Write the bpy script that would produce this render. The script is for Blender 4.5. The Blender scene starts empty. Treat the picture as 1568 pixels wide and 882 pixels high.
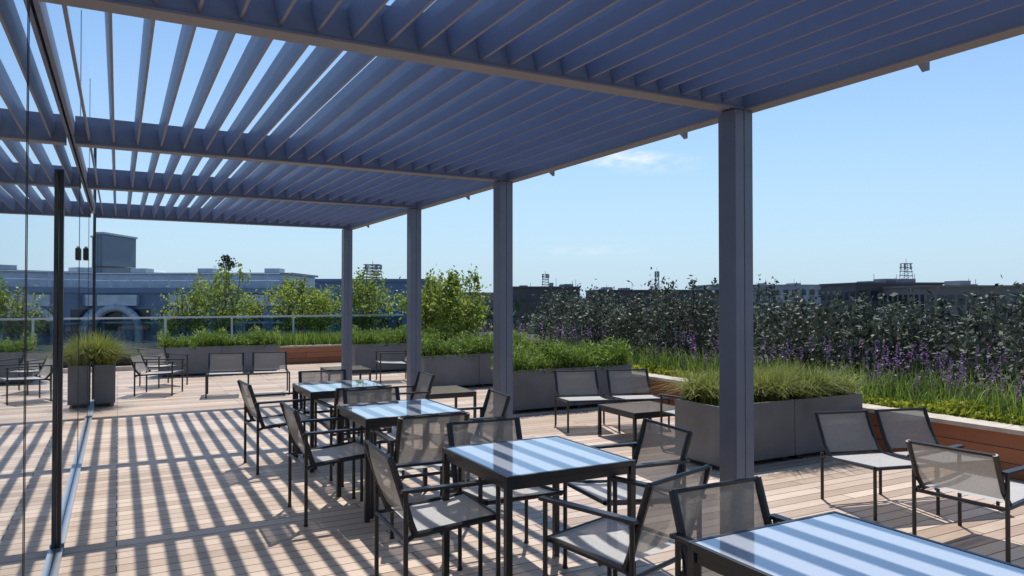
import bpy, math, random
import numpy as np
from mathutils import Vector
random.seed(7); rng=np.random.default_rng(7)
S=bpy.context.scene
S.view_settings.view_transform='Standard'
S.view_settings.look='None'
S.view_settings.exposure=0

# ---------------------------------------------------------------- materials
def newmat(name):
    m=bpy.data.materials.new(name); m.use_nodes=True
    nt=m.node_tree; return m,nt,nt.nodes['Principled BSDF']
def setp(b,**k):
    for a,v in k.items():
        b.inputs[a.replace('_',' ')].default_value=v
def simple(name,col,rough=.5,metal=0.,var=.12,scale=6.,bump=0.0,spec=.5):
    m,nt,b=newmat(name)
    tc=nt.nodes.new('ShaderNodeTexCoord')
    n=nt.nodes.new('ShaderNodeTexNoise'); n.inputs['Scale'].default_value=scale; n.inputs['Detail'].default_value=6
    nt.links.new(tc.outputs['Object'],n.inputs['Vector'])
    r=nt.nodes.new('ShaderNodeValToRGB')
    r.color_ramp.elements[0].position=.3; r.color_ramp.elements[1].position=.7
    r.color_ramp.elements[0].color=tuple(c*(1-var) for c in col)+(1,)
    r.color_ramp.elements[1].color=tuple(min(1,c*(1+var)) for c in col)+(1,)
    nt.links.new(n.outputs['Fac'],r.inputs['Fac']); nt.links.new(r.outputs['Color'],b.inputs['Base Color'])
    b.inputs['Roughness'].default_value=rough; b.inputs['Metallic'].default_value=metal
    b.inputs['Specular IOR Level'].default_value=spec
    if bump:
        bp=nt.nodes.new('ShaderNodeBump'); bp.inputs['Strength'].default_value=bump; bp.inputs['Distance'].default_value=.01
        nt.links.new(n.outputs['Fac'],bp.inputs['Height']); nt.links.new(bp.outputs['Normal'],b.inputs['Normal'])
    return m
def leafmat(name,c1,c2,trans=.35,rough=.5,nscale=1.2,spec=.3,p0=.2,p1=.85):
    m,nt,b=newmat(name)
    g=nt.nodes.new('ShaderNodeNewGeometry'); 
    n=nt.nodes.new('ShaderNodeTexNoise'); n.inputs['Scale'].default_value=nscale; n.inputs['Detail'].default_value=3
    nt.links.new(g.outputs['Position'],n.inputs['Vector'])
    mt=nt.nodes.new('ShaderNodeMath'); mt.operation='MULTIPLY_ADD'; mt.inputs[1].default_value=.55; 
    nt.links.new(g.outputs['Random Per Island'],mt.inputs[0])
    m2=nt.nodes.new('ShaderNodeMath'); m2.operation='MULTIPLY'; m2.inputs[1].default_value=.6
    nt.links.new(n.outputs['Fac'],m2.inputs[0]); nt.links.new(m2.outputs[0],mt.inputs[2])
    r=nt.nodes.new('ShaderNodeValToRGB'); r.color_ramp.elements[0].position=p0; r.color_ramp.elements[1].position=p1
    r.color_ramp.elements[0].color=c1+(1,); r.color_ramp.elements[1].color=c2+(1,)
    nt.links.new(mt.outputs[0],r.inputs['Fac']); nt.links.new(r.outputs['Color'],b.inputs['Base Color'])
    b.inputs['Roughness'].default_value=rough; b.inputs['Specular IOR Level'].default_value=spec
    if trans>0:
        t=nt.nodes.new('ShaderNodeBsdfTranslucent'); nt.links.new(r.outputs['Color'],t.inputs['Color'])
        mx=nt.nodes.new('ShaderNodeMixShader'); mx.inputs[0].default_value=trans
        nt.links.new(b.outputs[0],mx.inputs[1]); nt.links.new(t.outputs[0],mx.inputs[2])
        nt.links.new(mx.outputs[0],nt.nodes['Material Output'].inputs['Surface'])
    return m

M_louv=simple('louvre_paint',(.15,.20,.335),.4,0,.08,2)
M_beam=simple('beam_paint',(.15,.18,.26),.45,0,.06,3)
M_flange_bounce=simple('beam_flange_deck_bounce',(.22,.20,.215),.4,0,.06,3)  # beam paint with warm light bounced off the deck put into its colour
M_col=simple('column_paint',(.135,.15,.195),.42,0,.08,4)
M_black=simple('black_frame',(.018,.018,.02),.35,0,.1,20)
M_plant=simple('planter_metal',(.145,.15,.16),.5,0,.2,2.2,.15)
M_cap=simple('stone_cap',(.5,.44,.36),.8,0,.2,5)
M_soil=simple('soil',(.05,.04,.03),.9,0,.3,8)
M_grassA=leafmat('grass_blade_yellowgreen',(.10,.14,.025),(.34,.36,.09),.4)
M_grassB=leafmat('herb_green',(.06,.12,.02),(.27,.37,.07),.45)
M_birch=leafmat('bright_leaf',(.09,.15,.02),(.36,.43,.08),.5)
M_olive=leafmat('olive_leaf',(.02,.03,.016),(.22,.24,.17),.12,.55,2.2,.25,.3,.95)
M_lav=leafmat('purple_flower',(.13,.06,.20),(.34,.18,.44),.3)
M_ground=leafmat('groundcover_leaf',(.16,.22,.02),(.50,.50,.06),.4)
M_bark=simple('bark',(.10,.075,.055),.9,0,.3,12,.3)
M_ftree=leafmat('distant_leaf',(.02,.035,.015),(.07,.10,.04),0,.7,.08)
M_alu=simple('aluminium_rail',(.5,.53,.56),.35,.7,.05,8)

def deckmat(name,base,roww=.125,length=2.6,rough=.5,side=False):
    m,nt,b=newmat(name)
    tc=nt.nodes.new('ShaderNodeTexCoord'); vec=tc.outputs['Object']
    if side:
        sp=nt.nodes.new('ShaderNodeSeparateXYZ'); nt.links.new(vec,sp.inputs[0])
        ad=nt.nodes.new('ShaderNodeMath'); ad.operation='ADD'; nt.links.new(sp.outputs[0],ad.inputs[0]); nt.links.new(sp.outputs[1],ad.inputs[1])
        cb=nt.nodes.new('ShaderNodeCombineXYZ'); nt.links.new(ad.outputs[0],cb.inputs[0]); nt.links.new(sp.outputs[2],cb.inputs[1]); vec=cb.outputs[0]
    br=nt.nodes.new('ShaderNodeTexBrick'); br.offset=.37; br.offset_frequency=2
    br.inputs['Scale'].default_value=1; br.inputs['Brick Width'].default_value=length
    br.inputs['Row Height'].default_value=roww; br.inputs['Mortar Size'].default_value=.0045
    br.inputs['Mortar Smooth'].default_value=.1; br.inputs['Bias'].default_value=0
    br.inputs['Color1'].default_value=(0,0,0,1); br.inputs['Color2'].default_value=(1,1,1,1); br.inputs['Mortar'].default_value=(.5,.5,.5,1)
    nt.links.new(vec,br.inputs['Vector'])
    n=nt.nodes.new('ShaderNodeTexNoise'); mp2=nt.nodes.new('ShaderNodeMapping'); mp2.inputs['Scale'].default_value=(3,60,3)
    nt.links.new(vec,mp2.inputs['Vector']); nt.links.new(mp2.outputs[0],n.inputs['Vector'])
    n.inputs['Scale'].default_value=1; n.inputs['Detail'].default_value=8
    n2=nt.nodes.new('ShaderNodeTexNoise'); n2.inputs['Scale'].default_value=.8; n2.inputs['Detail'].default_value=8; n2.inputs['Roughness'].default_value=.7
    nt.links.new(vec,n2.inputs['Vector'])
    def mul(a,k):
        q=nt.nodes.new('ShaderNodeMath'); q.operation='MULTIPLY'; q.inputs[1].default_value=k; nt.links.new(a,q.inputs[0]); return q.outputs[0]
    def add(a,c):
        q=nt.nodes.new('ShaderNodeMath'); q.operation='ADD'; nt.links.new(a,q.inputs[0]); nt.links.new(c,q.inputs[1]); return q.outputs[0]
    f=add(add(mul(br.outputs['Color'],.42),mul(n.outputs['Fac'],.35)),mul(n2.outputs['Fac'],.5))
    r=nt.nodes.new('ShaderNodeValToRGB'); r.color_ramp.elements[0].position=.34; r.color_ramp.elements[1].position=.86
    r.color_ramp.elements[0].color=(base[0]*.60,base[1]*.54,base[2]*.50,1)
    r.color_ramp.elements[1].color=(min(1,base[0]*1.18),base[1]*1.22,base[2]*1.28,1)
    nt.links.new(f,r.inputs['Fac'])
    mx=nt.nodes.new('ShaderNodeMixRGB'); mx.inputs[2].default_value=(.03,.022,.016,1)
    nt.links.new(br.outputs['Fac'],mx.inputs[0]); nt.links.new(r.outputs[0],mx.inputs[1])
    nt.links.new(mx.outputs[0],b.inputs['Base Color']); b.inputs['Roughness'].default_value=rough
    bp=nt.nodes.new('ShaderNodeBump'); bp.inputs['Strength'].default_value=.5; bp.inputs['Distance'].default_value=.004
    inv=nt.nodes.new('ShaderNodeMath'); inv.operation='MULTIPLY_ADD'; inv.inputs[1].default_value=-1; nt.links.new(br.outputs['Fac'],inv.inputs[0]); nt.links.new(mul(n.outputs['Fac'],.25),inv.inputs[2])
    nt.links.new(inv.outputs[0],bp.inputs['Height']); nt.links.new(bp.outputs[0],b.inputs['Normal'])
    return m
M_deck=deckmat('deck_boards',(.52,.40,.30))
M_wood=deckmat('cedar_cladding',(.34,.125,.055),.133,3.2,.5,True)

def slingmat(name,col,tr):
    m,nt,b=newmat(name)
    tc=nt.nodes.new('ShaderNodeTexCoord')
    w=nt.nodes.new('ShaderNodeTexNoise'); w.inputs['Scale'].default_value=90; w.inputs['Detail'].default_value=2
    nt.links.new(tc.outputs['Object'],w.inputs['Vector'])
    r=nt.nodes.new('ShaderNodeValToRGB'); r.color_ramp.elements[0].color=tuple(c*.75 for c in col)+(1,); r.color_ramp.elements[1].color=tuple(min(1,c*1.25) for c in col)+(1,)
    nt.links.new(w.outputs['Fac'],r.inputs[0]); nt.links.new(r.outputs[0],b.inputs['Base Color']); b.inputs['Roughness'].default_value=.42
    tl=nt.nodes.new('ShaderNodeBsdfTranslucent'); nt.links.new(r.outputs[0],tl.inputs['Color'])
    tp=nt.nodes.new('ShaderNodeBsdfTransparent')
    a=nt.nodes.new('ShaderNodeMixShader'); a.inputs[0].default_value=.3
    c=nt.nodes.new('ShaderNodeMixShader'); c.inputs[0].default_value=tr
    nt.links.new(b.outputs[0],a.inputs[1]); nt.links.new(tl.outputs[0],a.inputs[2])
    nt.links.new(a.outputs[0],c.inputs[1]); nt.links.new(tp.outputs[0],c.inputs[2])
    nt.links.new(c.outputs[0],nt.nodes['Material Output'].inputs['Surface'])
    return m
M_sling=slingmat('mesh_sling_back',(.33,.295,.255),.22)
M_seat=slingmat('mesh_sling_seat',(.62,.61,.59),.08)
M_top,nt,b=newmat('table_top_glass'); setp(b,Base_Color=(.43,.47,.53,1),Roughness=.07,IOR=1.6); b.inputs['Coat Weight'].default_value=.8; b.inputs['Coat Roughness'].default_value=.02
M_topw,nt,b=newmat('coffee_table_top'); setp(b,Base_Color=(.20,.16,.13,1),Roughness=.15)
M_glass,nt,b=newmat('facade_coated_glass'); setp(b,Base_Color=(.72,.78,.84,1),Metallic=.95,Roughness=.01)
def clearglass(name,tint):
    m,nt,b=newmat(name); g=nt.nodes.new('ShaderNodeBsdfGlossy'); g.inputs['Roughness'].default_value=.02
    t=nt.nodes.new('ShaderNodeBsdfTransparent'); t.inputs['Color'].default_value=tint+(1,)
    fr=nt.nodes.new('ShaderNodeFresnel'); fr.inputs['IOR'].default_value=1.5
    x=nt.nodes.new('ShaderNodeMixShader'); nt.links.new(fr.outputs[0],x.inputs[0]); nt.links.new(t.outputs[0],x.inputs[1]); nt.links.new(g.outputs[0],x.inputs[2])
    nt.links.new(x.outputs[0],nt.nodes['Material Output'].inputs['Surface']); return m
M_clear=clearglass('balustrade_glass',(.55,.66,.70))
M_wing,nt,b=newmat('window_glass'); setp(b,Base_Color=(.03,.04,.05,1),Roughness=.1)
M_bglass,nt,b=newmat('blue_curtain_glass'); setp(b,Base_Color=(.05,.17,.28,1),Roughness=.15)
M_brown=simple('dark_brown_cladding',(.085,.07,.072),.7,0,.2,.3)
M_bbeige=simple('brown_brick',(.20,.16,.145),.8,0,.15,.4)
M_grey=simple('grey_concrete',(.25,.27,.30),.8,0,.15,.3)
M_blue=simple('blue_grey_metal',(.12,.17,.26),.5,.1,.15,.4)
M_steel=simple('galvanised_steel',(.36,.41,.48),.4,.3,.15,2)
M_corr,nt,b=newmat('corrugated_cladding')
tc=nt.nodes.new('ShaderNodeTexCoord'); wv=nt.nodes.new('ShaderNodeTexWave'); wv.inputs['Scale'].default_value=1.2
nt.links.new(tc.outputs['Object'],wv.inputs['Vector']); r=nt.nodes.new('ShaderNodeValToRGB')
r.color_ramp.elements[0].color=(.12,.15,.19,1); r.color_ramp.elements[1].color=(.20,.235,.28,1)
nt.links.new(wv.outputs['Fac'],r.inputs[0]); nt.links.new(r.outputs[0],b.inputs['Base Color'])

# ---------------------------------------------------------------- mesh builder
class MB:
    def __init__(s): s.v=[];s.f=[];s.m=[];s.mats=[]
    def mi(s,mat):
        if mat not in s.mats: s.mats.append(mat)
        return s.mats.index(mat)
    def box(s,a,c,mat):
        x0,y0,z0=a;x1,y1,z1=c;i=len(s.v);k=s.mi(mat)
        s.v+=[(x0,y0,z0),(x1,y0,z0),(x1,y1,z0),(x0,y1,z0),(x0,y0,z1),(x1,y0,z1),(x1,y1,z1),(x0,y1,z1)]
        for q in ((0,3,2,1),(4,5,6,7),(0,1,5,4),(1,2,6,5),(2,3,7,6),(3,0,4,7)):
            s.f.append(tuple(i+j for j in q)); s.m.append(k)
    def poly(s,pts,mat):
        i=len(s.v); s.v+=[tuple(p) for p in pts]; s.f.append(tuple(range(i,i+len(pts)))); s.m.append(s.mi(mat))
    def tube(s,p,q,r,mat,n=8,r2=None):
        p=Vector(p);q=Vector(q);d=(q-p).normalized(); r2=r if r2 is None else r2
        u=d.orthogonal().normalized(); w=d.cross(u); i=len(s.v);k=s.mi(mat)
        for c,rr in ((p,r),(q,r2)):
            for j in range(n):
                t=2*math.pi*(j+.5)/n; s.v.append(tuple(c+u*math.cos(t)*rr+w*math.sin(t)*rr))
        for j in range(n):
            j2=(j+1)%n; s.f.append((i+j,i+j2,i+n+j2,i+n+j)); s.m.append(k)
        s.f.append(tuple(i+j for j in range(n))[::-1]); s.m.append(k)
        s.f.append(tuple(i+n+j for j in range(n))); s.m.append(k)
    def path(s,pts,r,mat,n=8):
        for a,c in zip(pts[:-1],pts[1:]): s.tube(a,c,r,mat,n)
    def sheet(s,rows,mat):
        i=len(s.v);k=s.mi(mat);nc=len(rows[0])
        for R in rows: s.v+=[tuple(p) for p in R]
        for a in range(len(rows)-1):
            for c in range(nc-1):
                o=i+a*nc+c; s.f.append((o,o+1,o+nc+1,o+nc)); s.m.append(k)
    def mesh(s,name):
        me=bpy.data.meshes.new(name); me.from_pydata(s.v,[],s.f)
        for m in s.mats: me.materials.append(m)
        me.polygons.foreach_set('material_index',s.m); me.update(); return me
def put(name,me,loc=(0,0,0),rot=0.,parent=None,bevel=0):
    o=bpy.data.objects.new(name,me); o.location=loc; o.rotation_euler=(0,0,rot)
    S.collection.objects.link(o)
    if parent: o.parent=parent
    if bevel:
        b=o.modifiers.new('bevel','BEVEL'); b.width=bevel; b.segments=2; b.limit_method='ANGLE'
    return o
def empty(name):
    o=bpy.data.objects.new(name,None); S.collection.objects.link(o); return o

# ---------------------------------------------------------------- ground / terrace
g=MB(); g.box((-3000,-3000,-22.5),(3000,3000,-22),simple('ground_far',(.10,.11,.09),.9,0,.4,.02)); put('ground',g.mesh('ground'))
g=MB(); g.box((-12,-12,-22),(13,25,-.06),M_grey); put('terrace_building',g.mesh('terrace_building'))
g=MB(); g.poly([(-8,-8,0),(7.0,-8,0),(7.0,18.3,0),(-8,18.3,0)],M_deck); put('deck_floor',g.mesh('deck_floor'))

# facade
FX=-.335
fac=empty('glass_facade')
g=MB(); g.box((-9,-8,0.002),(FX,13.2,4.4),M_glass); put('glazing',g.mesh('glazing'),parent=fac)
g=MB()
for y in (-3.4,-.8,1.8,3.6,8.2,10.7): g.box((FX+.001,y-.006,.03),(FX+.004,y+.006,4.4),M_black)
g.box((FX+.001,13.14,0.002),(FX+.02,13.21,4.4),M_black)
put('joints',g.mesh('joints'),parent=fac)
g=MB(); g.box((FX+.002,5.43,.0),(FX+.026,5.50,2.42),M_black); put('post',g.mesh('post'),parent=fac,bevel=.003)
g=MB(); g.box((FX+.002,-8,.003),(FX+.04,5.42,.03),M_alu); g.box((FX+.002,5.51,.003),(FX+.04,13.1,.03),M_alu); put('floor_channel',g.mesh('floor_channel'),parent=fac)
g=MB(); g.box((FX+.01,8.75,2.0),(FX+.06,8.93,2.12),M_black); g.box((FX+.02,8.78,2.12),(FX+.05,8.9,2.14),M_alu); put('sensor_box',g.mesh('sensor_box'),parent=fac,bevel=.005)

# ---------------------------------------------------------------- pergola
per=empty('louvred_pergola')
CX=3.47; YS=[-3.0,.2,3.43,6.64,9.2,12.45]; ZB=2.8
g=MB()
for y in YS:
    g.box((FX+.03,y-.045,ZB+.012),(CX+.02,y+.045,ZB+.22),M_beam)
    g.box((FX+.03,y-.06,ZB),(CX+.02,y+.06,ZB+.012),M_flange_bounce)
put('crossbeams',g.mesh('crossbeams'),parent=per)
g=MB(); g.box((CX+.02,-3.05,ZB+.006),(CX+.12,12.5,ZB+.24),M_beam); g.box((CX+.015,-3.05,ZB-.006),(CX+.125,12.5,ZB+.006),M_flange_bounce); g.box((FX+.006,-3.05,ZB+.06),(FX+.028,12.5,ZB+.18),M_beam)
put('edge_beams',g.mesh('edge_beams'),parent=per,bevel=.003)
g=MB()
for i,(a,c) in enumerate(zip(YS[:-1],YS[1:])):
    x=FX+.13
    while x<CX-.02:
        d=-.022+random.uniform(-.004,.004);h=.138
        t=.009
        prof=[(x+.005,ZB+.03),(x+.007+d*.45,ZB+.03+h*.5),(x+.005+d,ZB+.03+h),(x-t+d,ZB+.03+h),(x-t*1.4+d*.5,ZB+.03+h*.5),(x-t,ZB+.03)]
        y0=a+.05;y1=c-.05;n=len(prof);o=len(g.v);k=g.mi(M_louv)
        for yy in (y0,y1):
            for (px,pz) in prof: g.v.append((px,yy,pz))
        for j in range(n):
            j2=(j+1)%n; g.f.append((o+j,o+j2,o+n+j2,o+n+j)); g.m.append(g.mi(M_flange_bounce) if j==n-1 else k)
        g.f.append(tuple(o+j for j in range(n))[::-1]);g.m.append(k); g.f.append(tuple(o+n+j for j in range(n)));g.m.append(k)
        x+=.168
put('louvre_blades',g.mesh('louvre_blades'),parent=per)
g=MB()
for y in YS[1:]:
    g.box((CX-.075,y-.075,.0),(CX-.003,y+.075,ZB-.008),M_col)
    g.box((CX+.003,y-.075,.0),(CX+.075,y+.075,ZB-.008),M_col)
    g.box((CX-.005,y-.070,.0),(CX+.005,y+.070,ZB-.008),M_col)
    g.box((CX-.10,y-.10,.001),(CX+.10,y+.10,.014),M_col)
put('columns',g.mesh('columns'),parent=per,bevel=.004)
g=MB()
for y in (.4,2.29,4.1,5.95,7.86,9.8,11.8):
    X=CX+.125
    g.box((X+.001,y-.02,ZB+.004),(X+.06,y+.02,ZB+.016),M_beam)
    g.poly([(X+.02,y-.02,ZB+.003),(X+.06,y-.02,ZB+.003),(X+.06,y-.02,ZB-.03)],M_beam); g.poly([(X+.02,y+.02,ZB+.003),(X+.06,y+.02,ZB-.03),(X+.06,y+.02,ZB+.003)],M_beam)
    g.poly([(X+.02,y-.02,ZB+.003),(X+.06,y-.02,ZB-.03),(X+.06,y+.02,ZB-.03),(X+.02,y+.02,ZB+.003)],M_beam)
put('water_spouts',g.mesh('water_spouts'),parent=per)

# ---------------------------------------------------------------- furniture
def sling(g,p0,p1,w,sag,axis='seat',n=6,y0=0):
    rows=[]
    for i in range(n+1):
        t=i/n; x=p0[0]+(p1[0]-p0[0])*t; z=p0[1]+(p1[1]-p0[1])*t
        row=[]
        for j in range(5):
            s=j/4; sg=sag*4*t*(1-t)*(0.5+2*s*(1-s))
            if axis=='seat': row.append((x,y0-w/2+w*s,z-sg))
            else: row.append((x-sg,y0-w/2+w*s,z))
        rows.append(row)
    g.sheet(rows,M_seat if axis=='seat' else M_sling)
def chair_mesh():
    g=MB(); K=M_black; r=.0125
    for s in (-1,1):
        y=s*.275
        g.tube((.25,y,0),(.25,y,.64),r,K); g.tube((-.25,y,0),(-.25,y,.64),r,K)
        g.box((-.275,y-.022,.64),(.275,y+.022,.656),K)
        yi=s*.24
        g.tube((.26,yi,.45),(-.19,yi,.415),.016,K)
        g.path([(-.19,yi,.415),(-.215,yi,.48),(-.245,yi,.58),(-.32,yi,.81)],.0185,K)
        g.tube((.25,y,.45),(.25,yi,.45),r,K); g.tube((-.25,y,.5),(-.22,yi,.5),r,K); g.tube((-.25,y,.40),(-.19,yi,.415),r,K)
        for x in (.25,-.25): g.tube((x,y,0),(x,y,.012),.016,K)
    g.tube((.262,-.245,.45),(.262,.245,.45),r,K); g.tube((-.25,-.275,.40),(-.25,.275,.40),r*.9,K)
    g.tube((-.318,-.24,.807),(-.318,.24,.807),.010,K)
    g.tube((-.05,-.245,.405),(-.05,.245,.405),.009,K)
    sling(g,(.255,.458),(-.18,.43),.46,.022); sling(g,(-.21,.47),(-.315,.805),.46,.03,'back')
    return g.mesh('armchair')
def table_mesh(lx,ly,h,top,r=.017):
    g=MB(); K=M_black
    g.box((-lx/2,-ly/2,h-.028),(lx/2,-ly/2+.018,h),K); g.box((-lx/2,ly/2-.018,h-.028),(lx/2,ly/2,h),K)
    g.box((-lx/2,-ly/2+.018,h-.028),(-lx/2+.018,ly/2-.018,h),K); g.box((lx/2-.018,-ly/2+.018,h-.028),(lx/2,ly/2-.018,h),K)
    g.box((-lx/2+.018,-ly/2+.018,h-.014),(lx/2-.018,ly/2-.018,h-.002),top)
    for sx in (-1,1):
        for sy in (-1,1):
            x=sx*(lx/2-.018);y=sy*(ly/2-.018)
            g.box((x-r,y-r,0),(x+r,y+r,h-.028),K)
    for s in (-1,1):
        g.box((-lx/2+.04,s*(ly/2-.018)-.008,h-.07),(lx/2-.04,s*(ly/2-.018)+.008,h-.03),K)
        g.box((s*(lx/2-.018)-.008,-ly/2+.04,h-.07),(s*(lx/2-.018)+.008,ly/2-.04,h-.03),K)
    return g.mesh('table')
def lounge_mesh(n,arms,pw=.52,gap=.06,zb=.67):
    g=MB();K=M_black;r=.013;L=n*pw+(n-1)*gap; zs=.37
    for s in (-1,1):
        y=s*L/2
        g.tube((.28,y,0),(.28,y,zs if not arms else .55),r,K); g.tube((-.30,y,0),(-.30,y,zs if not arms else .55),r,K)
        g.tube((.28,y,zs),(-.30,y,zs-.03),r,K)
        if arms: g.box((-.34,y-.022,.55),(.31,y+.022,.566),K)
    g.tube((.29,-L/2,zs),(.29,L/2,zs),r,K); g.tube((-.28,-L/2,zs-.04),(-.28,L/2,zs-.04),r,K)
    if n>1:
        g.tube((.28,0,0),(.28,0,zs),r,K); g.tube((-.3,0,0),(-.3,0,zs),r,K); g.tube((.28,0,zs),(-.3,0,zs-.03),r,K)
    for i in range(n):
        yc=-L/2+pw/2+i*(pw+gap)
        for s in (-1,1):
            yi=yc+s*(pw/2-.02)
            g.path([(-.22,yi,zs-.03),(-.30,yi,zs+.06),(-.40,yi,zb)],.0165,K)
            g.tube((.28,yi,zs),(-.22,yi,zs-.03),.012,K)
        g.tube((-.398,yc-pw/2+.02,zb-.005),(-.398,yc+pw/2-.02,zb-.005),.011,K)
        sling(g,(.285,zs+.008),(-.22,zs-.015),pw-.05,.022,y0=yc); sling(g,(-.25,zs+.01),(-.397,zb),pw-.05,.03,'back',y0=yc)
    return g.mesh('lounge')
CH=chair_mesh()
def chair(x,y,a): put('armchair',CH,(x,y,0),math.radians(a))
TB=table_mesh(.78,.8,.74,M_top)
for (x,y) in ((2.04,3.52),(1.95,5.5),(1.95,7.2),(2.17,1.6)): put('dining_table',TB,(x,y,0),0,bevel=.002)
chair(1.52,3.70,-3); chair(2.08,3.95,-92); chair(2.70,3.60,174); chair(2.13,2.84,107)
chair(2.25,2.02,-90); 
chair(1.42,5.5,0); chair(1.90,4.93,88); chair(2.50,5.50,172); chair(1.97,5.93,-88)
chair(1.36,7.25,3); chair(1.92,6.68,92); chair(2.55,7.25,176); chair(1.95,7.72,-94)
B2=lounge_mesh(2,False); B2w=lounge_mesh(2,False,.58,.12); L1=lounge_mesh(1,True,.56,.0)
def bench(x,y,a,me=B2): put('lounge_bench',me,(x,y,0),math.radians(a))
bench(5.42,3.56,256); bench(5.42,7.45,253,B2w); bench(1.92,12.85,262,B2w)
put('lounge_armchair',L1,(4.97,2.76,0),math.radians(4)); put('lounge_armchair',L1,(5.5,5.98,0),math.radians(100))
put('lounge_armchair',L1,(.62,13.6,0),math.radians(-20)); put('lounge_armchair',L1,(.75,14.9,0),math.radians(-60)); put('lounge_armchair',L1,(4.7,13.6,0),math.radians(170))
CT=table_mesh(.75,.75,.35,M_topw); 
for (x,y) in ((5.35,6.75),(3.9,9.3),(5.6,2.2),(3.6,13.0)): put('coffee_table',CT,(x,y,0),math.radians(-3),bevel=.002)

# ---------------------------------------------------------------- vegetation helpers
def quads_obj(name,V,F,mat,matidx=None,mats=None):
    me=bpy.data.meshes.new(name); n=len(F)
    me.vertices.add(len(V)); me.vertices.foreach_set('co',V.astype(np.float32).ravel())
    me.loops.add(n*4); me.loops.foreach_set('vertex_index',F.astype(np.int32).ravel())
    me.polygons.add(n); me.polygons.foreach_set('loop_start',np.arange(0,n*4,4,dtype=np.int32)); 
    for m in (mats or [mat]): me.materials.append(m)
    if matidx is not None: me.polygons.foreach_set('material_index',matidx.astype(np.int32))
    me.update(calc_edges=True); me.validate(); return put(name,me)
def leafquads(P,L,W,up=.0):
    n=len(P); d=rng.normal(size=(n,3)); d[:,2]+=up; d/=np.linalg.norm(d,axis=1)[:,None]
    e=rng.normal(size=(n,3)); w=np.cross(d,e); w/=np.linalg.norm(w,axis=1)[:,None]
    L=(L*rng.uniform(.6,1.3,n))[:,None]; W=(W*rng.uniform(.7,1.3,n))[:,None]
    V=np.stack([P-d*L,P+w*W,P+d*L,P-w*W],1).reshape(-1,3)
    F=np.arange(4*n).reshape(n,4); return V,F
def blades(B,L,W,lean):
    n=len(B); az=rng.uniform(0,2*math.pi,n); dx=np.stack([np.cos(az),np.sin(az),0*az],1); sd=np.stack([-np.sin(az),np.cos(az),0*az],1)
    L=(L*rng.uniform(.65,1.15,n))[:,None]; ln=(lean*rng.uniform(.1,1.3,n))[:,None]
    Vs=[]
    for s in (0,.33,.66,1.0):
        p=B+dx*L*ln*s*s+np.array([0,0,1.])*L*(s-.45*ln*s*s*s); w=W*(1-.85*s)
        Vs+= [p-sd*w,p+sd*w]
    V=np.stack(Vs,1).reshape(-1,3); o=(np.arange(n)*8)[:,None]
    F=np.concatenate([o+np.array([[0,1,3,2]]),o+np.array([[2,3,5,4]]),o+np.array([[4,5,7,6]])],0); return V,F
def merge(parts):
    Vs=[];Fs=[];Ms=[];o=0
    for V,F,m in parts:
        Vs.append(V);Fs.append(F+o);Ms.append(np.full(len(F),m));o+=len(V)
    return np.concatenate(Vs),np.concatenate(Fs),np.concatenate(Ms)
def tubes_np(segs):
    V=[];F=[];o=0
    for p,q,r,r2 in segs:
        p=Vector(p);q=Vector(q);d=(q-p).normalized();u=d.orthogonal().normalized();w=d.cross(u)
        for c,rr in((p,r),(q,r2)):
            for j in range(5):
                t=2*math.pi*j/5;V.append(tuple(c+u*math.cos(t)*rr+w*math.sin(t)*rr))
        for j in range(5):F.append((o+j,o+(j+1)%5,o+5+(j+1)%5,o+5+j))
        o+=10
    return np.array(V),np.array(F)
def shrub_parts(x,y,z0,zc,rx,rz,nleaf,L,W,nclump=26,spread=.2,stems=5,spikes=6,sp=(.85,1.2)):
    segs=[];C=[]
    for i in range(nclump):
        v=rng.normal(size=3);v/=np.linalg.norm(v);rr=rng.uniform(.35,1)**.6
        C.append((x+v[0]*rx*rr,y+v[1]*rx*rr,zc+v[2]*rz*rr))
    for i in range(spikes):
        a=rng.uniform(0,6.28);rr=rng.uniform(.1,.8)*rx; top=rng.uniform(*sp)*rz
        cx_,cy_=x+math.cos(a)*rr,y+math.sin(a)*rr
        C.append((cx_,cy_,zc+top)); segs.append(((cx_*.7+x*.3,cy_*.7+y*.3,zc),(cx_,cy_,zc+top+.03),.007,.003))
    C=np.array(C)
    for i in range(stems):
        a=rng.uniform(0,6.28);m=(x+math.cos(a)*rx*.25,y+math.sin(a)*rx*.25,z0+(zc-z0)*.7)
        segs.append(((x+math.cos(a)*.06,y+math.sin(a)*.06,z0),m,.022,.014))
        for k in range(4):
            c=C[rng.integers(len(C))]; segs.append((m,tuple(c),.012,.004))
    wt=rng.uniform(.3,1.4,len(C)); wt[nclump:]*=.28; idx=rng.choice(len(C),nleaf,p=wt/wt.sum())
    spk=idx>=nclump
    sc=np.where(spk[:,None],np.array([[.25,.25,.75]])*spread,np.array([[1,1,.85]])*spread)
    P=C[idx]+rng.normal(size=(nleaf,3))*sc; P[spk,2]-=.05
    return leafquads(P,L,W,.2),tubes_np(segs)

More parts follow.
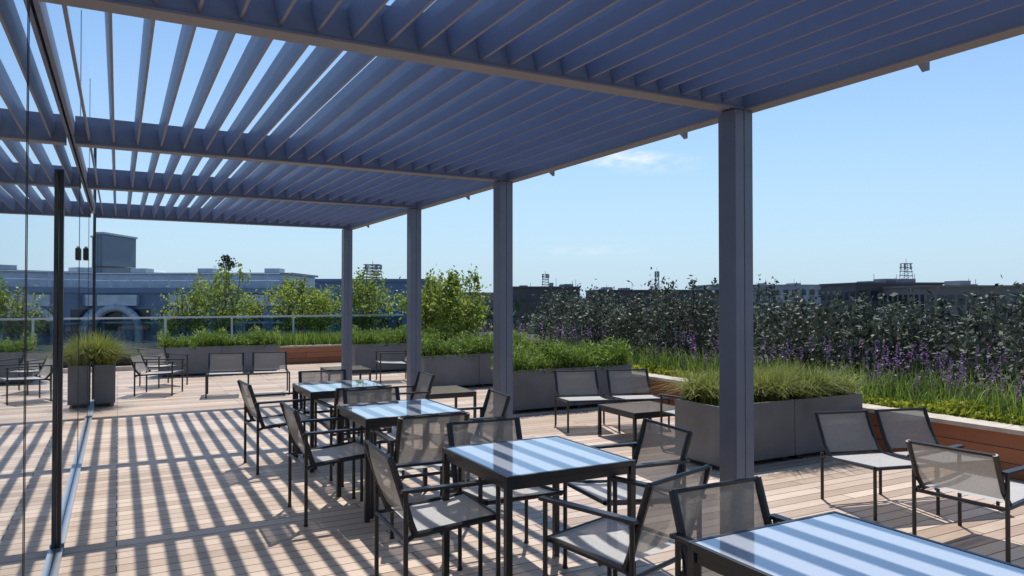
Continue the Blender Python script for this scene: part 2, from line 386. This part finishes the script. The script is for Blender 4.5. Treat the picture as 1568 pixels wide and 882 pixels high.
def planter(x0,x1,y0,y1,h=.6,kind='grass',n=1400,L=.38):
    g=MB(); t=.03; k=max(1,int(round((x1-x0)/1.02))); w=(x1-x0)/k
    for i in range(k):
        a=x0+i*w; b_=a+w-(.008 if i<k-1 else 0)
        g.box((a,y0,.05),(b_,y0+t,h),M_plant); g.box((a,y1-t,.05),(b_,y1,h),M_plant)
        g.box((a,y0+t,.05),(a+t,y1-t,h),M_plant); g.box((b_-t,y0+t,.05),(b_,y1-t,h),M_plant)
        g.box((a+t,y0+t,.1),(b_-t,y1-t,h-.04),M_soil)
        for fx in (a+.06,b_-.14): g.box((fx,y0+.03,0.001),(fx+.08,y1-.03,.05),M_black)
    put('planter_box',g.mesh('planter_box'),bevel=.004)
    B=np.stack([rng.uniform(x0+.04,x1-.04,n),rng.uniform(y0+.04,y1-.04,n),np.full(n,h-.05)],1)
    if kind=='grass':
        k=max(3,int((x1-x0)*(y1-y0)*20)); C=np.stack([rng.uniform(x0+.06,x1-.06,k),rng.uniform(y0+.06,y1-.06,k)],1)
        hs=rng.uniform(.75,1.15,k)
        j=rng.integers(0,k,n); B[:,:2]=C[j]+rng.normal(size=(n,2))*.045
        B[:,0]=np.clip(B[:,0],x0+.03,x1-.03);B[:,1]=np.clip(B[:,1],y0+.03,y1-.03)
        V,F=blades(B,L*hs[j],.0055,1.15); quads_obj('ornamental_grass',V,F,M_grassA)
    else:
        hh=.30*(1+.3*np.sin(B[:,0]*6+B[:,1]*4)+.15*np.sin(B[:,0]*17))
        V,F=blades(B,hh,.008,.6)
        m=int(n*1.4);P=np.stack([rng.uniform(x0-.03,x1+.03,m),rng.uniform(y0-.03,y1,m),np.zeros(m)],1)
        P[:,2]=h-.05+rng.uniform(0,1,m)*.30*(1+.35*np.sin(P[:,0]*6+P[:,1]*4)+.2*np.sin(P[:,0]*17))
        V2,F2=leafquads(P,.04,.012,.8); V,F,_=merge([(V,F,0),(V2,F2,0)])
        quads_obj('herb_planting',V,F,M_grassB)
planter(4.88,6.92,5.05,5.65,.6,'grass',7000)
planter(4.8,6.85,8.9,9.5,.6,'herb',3300); planter(4.68,6.8,11.9,12.5,.6,'herb',2800); planter(4.45,6.8,15.3,15.9,.62,'herb',2500)
planter(.75,3.1,16.4,17.0,.6,'herb',2500); planter(FX+.03,-.03,12.4,12.95,.62,'grass',2400,.5)

# raised beds
g=MB()
g.box((7.0,-8,.0),(7.05,19.35,.40),M_wood); g.box((6.97,-8,.40),(7.27,18.27,.44),M_cap); g.box((7.05,-8,.01),(12.6,24,.37),M_soil)
put('raised_planting_bed',g.mesh('raised_planting_bed'))
g=MB(); g.box((2.9,18.3,0),(6.995,18.35,.40),M_wood); g.box((2.9,18.27,.40),(6.965,18.5,.44),M_cap); g.box((2.9,18.35,.01),(6.99,19.3,.37),M_soil)
g.box((-8,18.3,0.0),(2.9,18.4,.1),M_cap); g.box((-8,19.5,-.05),(6.99,24,.3),M_soil)
put('raised_planting_bed',g.mesh('far_bed'))
n=3500;B=np.stack([rng.uniform(2.95,6.95,n),rng.uniform(18.4,19.2,n),np.full(n,.37)],1);V,F=blades(B,.42,.01,.4);quads_obj('herb_border',V,F,M_grassB)
parts=[]
y=-2.5
while y<18:
    for X0 in (8.7,10.2):
        X=X0+rng.uniform(-.3,.3);Y=y+rng.uniform(-.3,.3)
        if Y>14.0 and X<9.3: continue
        h=rng.uniform(-.12,.14)
        (V,F),(TV,TF)=shrub_parts(X,Y,.37,.95+h*.5,.85,.52+h,2500 if X0<9 else 1500,.042,.019,30,.14,5,16,(.8,1.35))
        parts+=[(V,F,0),(TV,TF,1)]
    y+=1.15
V,F,Mi=merge(parts); quads_obj('shrub_hedge',V,F,None,Mi,[M_olive,M_bark])
n=9000; B=np.stack([rng.uniform(7.35,8.4,n),rng.uniform(-2,17,n),np.full(n,.37)],1)
V,F=blades(B,.42*(1+.25*np.sin(B[:,1]*2.3+B[:,0]*5)),.008,.45); pa=[(V,F,0)]
m=850; X=rng.uniform(7.5,8.3,m);Y=rng.uniform(-2,16,m);keep=(np.sin(Y*1.7)+np.sin(Y*.6+X*3)+rng.normal(size=m)*.5)>-.2;X=X[keep];Y=Y[keep];m=len(X);H=rng.uniform(.7,1.12,m)
st=np.stack([X,Y,np.full(m,.37)],1); V,F=blades(st,.6,.004,.1); pa.append((V,F,0))
P=[]
for k in range(9): P.append(np.stack([X+rng.normal(size=m)*.008,Y+rng.normal(size=m)*.008,H-.2+k*.024],1))
V,F=leafquads(np.concatenate(P),.017,.012); pa.append((V,F,1))
V,F,Mi=merge(pa); quads_obj('lavender_border',V,F,None,Mi,[M_grassB,M_lav])
n=13000;P=np.stack([rng.uniform(7.27,7.66,n),rng.uniform(-2,16,n),.40+rng.uniform(0,.12,n)],1);P[:,2]+=.05*np.sin(P[:,1]*4)*np.sin(P[:,0]*9);V,F=leafquads(P,.032,.022);quads_obj('groundcover_planting',V,F,M_ground)
for (x,y,r,zc,rz,nl) in ((6.95,17.3,.7,1.3,.68,3000),(7.3,16.2,.7,1.3,.7,3000),(6.2,20.4,.8,1.4,.68,2200),(4.4,21.0,.95,1.35,.62,2200),(2.6,21.6,1.0,1.4,.72,2200),(5.3,22,.8,1.2,.6,1300),(1.6,22,.7,1.2,.5,1000)):
    (V,F),(TV,TF)=shrub_parts(x,y,.3,zc,r,rz,nl,.055,.028,30,.16,6,14,(.85,1.3))
    V,F,Mi=merge([(V,F,0),(TV,TF,1)]); quads_obj('multi_stem_tree',V,F,None,Mi,[M_birch,M_bark])

# balustrade
g=MB(); 
x=-8
while x<7: 
    g.box((x-.02,19.38,0.0),(x+.02,19.44,1.12),M_alu); g.box((x+.03,19.40,.08),(x+1.47,19.412,1.10),M_clear); x+=1.5
g.box((-8,19.375,1.12),(7,19.445,1.16),M_alu)
put('glass_balustrade',g.mesh('glass_balustrade'))

# ---------------------------------------------------------------- city
VA=math.radians(-28.3)
def building(name,x,y,w,d,ztop,mat,floors=2,nwin=8,winh=1.3,fh=3.4,rot=VA,plant=True,glass=M_wing,full=False):
    root=empty(name); root.location=(x,y,0); root.rotation_euler=(0,0,rot)
    g=MB(); g.box((-w/2,-d/2,-22),(w/2,d/2,ztop),mat); put('walls',g.mesh('walls'),parent=root)
    g=MB(); g.box((-w/2-.15,-d/2-.15,ztop+.002),(w/2+.15,d/2+.15,ztop+.3),mat)
    put('parapet',g.mesh('parapet'),parent=root)
    g=MB()
    for f in range(floors):
        z=ztop-.9-f*fh-winh
        for i in range(nwin):
            cw=w/nwin; x0=-w/2+i*cw+cw*(.04 if full else .2); x1=-w/2+(i+1)*cw-cw*(.04 if full else .2)
            g.box((x0,-d/2-.03,z),(x1,-d/2-.005,z+winh),glass)
        nd=max(2,int(d/ (w/nwin)))
        for i in range(nd):
            cw=d/nd;y0=-d/2+i*cw+cw*.2
            for sx in (-1,1):
                xa=sx*(w/2+.005);xb=sx*(w/2+.03); g.box((min(xa,xb),y0,z),(max(xa,xb),y0+cw*.6,z+winh),glass)
    put('windows',g.mesh('windows'),parent=root)
    if plant:
        g=MB()
        for k in range(4):
            px=random.uniform(-w*.42,w*.35);pw=random.uniform(.5,1.8);ph=random.uniform(.2,.7)
            g.box((px,-d*.2,ztop+.3),(px+pw,d*.1,ztop+.3+ph),M_grey)
            g.tube((px+pw+.5,-d*.1,ztop+.3),(px+pw+.5,-d*.1,ztop+.3+random.uniform(.6,1.6)),.04,M_steel,5)
        put('roof_plant',g.mesh('roof_plant'),parent=root)
    return root
building('glass_office_building',21.7,69,11.2,8,3.1,M_blue,4,10,2.6,3.0,glass=M_bglass,full=True,plant=False)
building('dark_office_building',61.7,104,11.2,12,3.2,M_brown,2,7)
building('brown_office_building',84.3,104,22,12,2.8,M_brown,2,16)
building('grey_office_building',140,130,29,16,4.6,M_grey,3,14)
building('dark_office_building',101.1,71,12.4,12,3.6,M_brown,3,7)
building('brick_office_building',104.5,57,24,12,3.0,M_bbeige,4,18)
building('brick_office_building',125,35,30,16,3.3,M_bbeige,4,20)
building('grey_office_building',47,120,16,12,1.0,M_grey,3,10)
root=building('blue_roofed_building',-6,54.5,38,8,1.9,M_blue,3,24,1.2,2.4,rot=VA,plant=False)
g=MB(); w=38
g.box((-w/2,-2,2.2),(w/2-1,3.5,3.0),M_steel)
g.box((-w/2,-2.1,3.0),(w/2-.8,3.6,3.12),M_grey)
for k in range(5): g.box((-w/2,-4.06,.2-k*1.1),(w/2,-4.035,.3-k*1.1),M_steel)
x=-w/2
while x<w/2-1:
    g.tube((x,-3.9,2.2),(x,-3.9,3.0),.03,M_steel,5); x+=1.1
for z in (2.6,3.0): g.tube((-w/2,-3.9,z),(w/2-1,-3.9,z),.025,M_steel,5)
for xx in (-2,1.5,5,9,13):
    pts=[(xx+1.3*math.cos(t),-4.3,-.2+1.3*math.sin(t)) for t in [math.pi*i/12 for i in range(13)]]
    g.path(pts,.22,M_steel,10); g.tube(pts[0],(pts[0][0],-4.3,-6),.22,M_steel,10); g.tube(pts[-1],(pts[-1][0],-4.3,-6),.22,M_steel,10)
for xx in range(-16,17,4): g.box((xx,-4.4,1.2),(xx+2.2,-4.04,1.8),M_steel); g.box((xx+.3,-1.4,3.12),(xx+1.2,-.4,3.4),M_steel)
rows=[]
for i in range(13):
    t=math.pi*i/12; rows.append([(5-4*math.cos(t),0,3.12+.5*math.sin(t)),(5-4*math.cos(t),3.4,3.12+.5*math.sin(t))])
g.sheet(rows,M_steel)
put('roof_services',g.mesh('roof_services'),parent=root)
g=MB(); g.box((-4.6,-2.5,-22),(1.5,2.5,6.7),M_corr); g.box((-4.7,-2.6,6.7),(1.6,2.6,6.85),M_steel); put('plant_tower',g.mesh('plant_tower'),(-1.2,69,0),VA)
building('flat_roofed_building',12,36,22,9,-2.2,M_blue,2,14)
building('flat_roofed_building',42,60,22,16,-3,M_grey,2,10)
g=MB()
for i in range(90):
    a=math.radians(random.uniform(-25,85));d=random.uniform(160,600);x=math.sin(a)*d;y=math.cos(a)*d;w=random.uniform(8,30);h=1.6+d*random.uniform(-.03,.009)
    g.box((x-w/2,y-w/2,-22),(x+w/2,y+w/2,h),random.choice([M_brown,M_grey,M_bbeige,M_grey]))
put('distant_city_blocks',g.mesh('distant_city_blocks'))
def mast(x,y,z0,h,w,lean=False):
    g=MB()
    for sx in (-1,1):
        for sy in (-1,1): g.tube((sx*w/2,sy*w/2,0),(sx*w/3,sy*w/3,h),.05,M_steel,5)
    k=5
    for i in range(k):
        z=h*i/k;z2=h*(i+1)/k
        for s in (-1,1):
            g.tube((-w/2,s*w/2,z),(w/2.3,s*w/2.3,z2),.03,M_brown,4); g.tube((-w/2.2,s*w/2.2,z2),(w/2.2,s*w/2.2,z2),.035,M_brown,4); g.tube((s*w/2.2,-w/2.2,z2),(s*w/2.2,w/2.2,z2),.035,M_brown,4)
    for i in range(5):
        a=i*1.3; g.box((math.cos(a)*w*.5-.07,math.sin(a)*w*.5-.07,h*.7),(math.cos(a)*w*.5+.07,math.sin(a)*w*.5+.07,h),M_grey)
    g.tube((0,0,h*.6),(0,0,h*1.25),.03,M_steel,5)
    put('antenna_mast',g.mesh('antenna_mast'),(x,y,z0),VA)
mast(60.5,101,3.4,2.1,1.1); mast(82.9,100.5,3.0,3.3,.7); mast(103.3,68,3.8,3.0,1.4); mast(21.3,67.5,3.3,1.5,1.6)
(V,F),(TV,TF)=shrub_parts(5.9,48.6,3.1,3.75,.45,.4,350,.10,.05,12,.14,3,3); V,F,Mi=merge([(V,F,0),(TV,TF,1)]); quads_obj('rooftop_tree',V,F,None,Mi,[M_ftree,M_bark])
n=20000; k=300; a=np.radians(rng.uniform(-15,80,k));d=rng.uniform(55,150,k);C=np.stack([np.sin(a)*d,np.cos(a)*d,rng.uniform(-7,-.6,k)],1)
j=rng.integers(0,k,n);P=C[j]+rng.normal(size=(n,3))*np.array([2.2,2.2,1.2]);V,F=leafquads(P,.5,.35);quads_obj('distant_trees',V,F,M_ftree)

# ---------------------------------------------------------------- light
EL=math.radians(63);AZ=math.radians(33.7)
sd=Vector((math.sin(AZ)*math.cos(EL),math.cos(AZ)*math.cos(EL),math.sin(EL)))
sl=bpy.data.lights.new('sun','SUN'); sl.energy=5; sl.angle=math.radians(.5); sl.color=(1,.955,.89)
so=bpy.data.objects.new('sun',sl); so.rotation_euler=sd.to_track_quat('Z','Y').to_euler(); so.location=(0,0,30); S.collection.objects.link(so)
W=bpy.data.worlds.new('World'); S.world=W; W.use_nodes=True; nt=W.node_tree; bg=nt.nodes['Background']
sk=nt.nodes.new('ShaderNodeTexSky'); sk.sky_type='NISHITA'; sk.sun_disc=False; sk.sun_elevation=EL; sk.sun_rotation=AZ; sk.altitude=30; sk.air_density=1.0; sk.dust_density=.4; sk.ozone_density=1.5
tc=nt.nodes.new('ShaderNodeTexCoord')
sep=nt.nodes.new('ShaderNodeSeparateXYZ'); nt.links.new(tc.outputs['Generated'],sep.inputs[0])
hz=nt.nodes.new('ShaderNodeMapRange'); hz.inputs[1].default_value=0; hz.inputs[2].default_value=.55; hz.inputs[3].default_value=1; hz.inputs[4].default_value=0; nt.links.new(sep.outputs['Z'],hz.inputs[0])
hp=nt.nodes.new('ShaderNodeMath');hp.operation='POWER';hp.inputs[1].default_value=1.9;nt.links.new(hz.outputs[0],hp.inputs[0])
hm=nt.nodes.new('ShaderNodeMath');hm.operation='MULTIPLY';hm.inputs[1].default_value=.95;nt.links.new(hp.outputs[0],hm.inputs[0])
hx=nt.nodes.new('ShaderNodeMixRGB'); hx.inputs[2].default_value=(4.6,6.1,7.5,1)
tint=nt.nodes.new('ShaderNodeMixRGB'); tint.blend_type='MULTIPLY'; tint.inputs[0].default_value=1; tint.inputs[2].default_value=(.95,1.2,1.38,1)
nt.links.new(sk.outputs[0],tint.inputs[1])
nt.links.new(hm.outputs[0],hx.inputs[0]); nt.links.new(tint.outputs[0],hx.inputs[1])
def vm(op,a,b=None):
    q=nt.nodes.new('ShaderNodeVectorMath');q.operation=op;nt.links.new(a,q.inputs[0])
    if b is not None:q.inputs[1].default_value=b
    return q
def cloud(prev,d,scl,amt):
    dv=vm('SUBTRACT',tc.outputs['Generated'],d); sc=vm('MULTIPLY',dv.outputs[0],scl); ln=vm('LENGTH',sc.outputs[0])
    mr=nt.nodes.new('ShaderNodeMapRange'); mr.inputs[1].default_value=0; mr.inputs[2].default_value=1; mr.inputs[3].default_value=1; mr.inputs[4].default_value=0; nt.links.new(ln.outputs['Value'],mr.inputs[0])
    ns=nt.nodes.new('ShaderNodeTexNoise'); ns.inputs['Scale'].default_value=1; ns.inputs['Detail'].default_value=7
    s2=vm('MULTIPLY',tc.outputs['Generated'],(30,30,110)); nt.links.new(s2.outputs[0],ns.inputs['Vector'])
    nr=nt.nodes.new('ShaderNodeMapRange'); nr.inputs[1].default_value=.35; nr.inputs[2].default_value=.7; nt.links.new(ns.outputs['Fac'],nr.inputs[0])
    mm=nt.nodes.new('ShaderNodeMath');mm.operation='MULTIPLY';nt.links.new(mr.outputs[0],mm.inputs[0]);nt.links.new(nr.outputs[0],mm.inputs[1])
    m3=nt.nodes.new('ShaderNodeMath');m3.operation='MULTIPLY';m3.inputs[1].default_value=amt;m3.use_clamp=True;nt.links.new(mm.outputs[0],m3.inputs[0])
    mx=nt.nodes.new('ShaderNodeMixRGB'); mx.inputs[2].default_value=(8.5,8.8,9.2,1)
    nt.links.new(m3.outputs[0],mx.inputs[0]);nt.links.new(prev,mx.inputs[1]); return mx.outputs[0]
c1=cloud(hx.outputs[0],(.585,.79,.187),(14,14,75),1.5)
c2=cloud(c1,(.625,.76,.178),(14,14,60),.6)
c3=cloud(c2,(.56,.82,.065),(12,12,110),.4)
nt.links.new(c3,bg.inputs['Color'])
bg.inputs['Strength'].default_value=.115

# ---------------------------------------------------------------- camera
c=bpy.data.cameras.new('camera'); co=bpy.data.objects.new('camera',c); S.collection.objects.link(co); S.camera=co
c.sensor_width=36; c.lens=25.7; c.clip_end=6000; c.clip_start=.05
co.location=(0,0,1.6); co.rotation_euler=(math.radians(90.82),0,math.radians(-28.3))
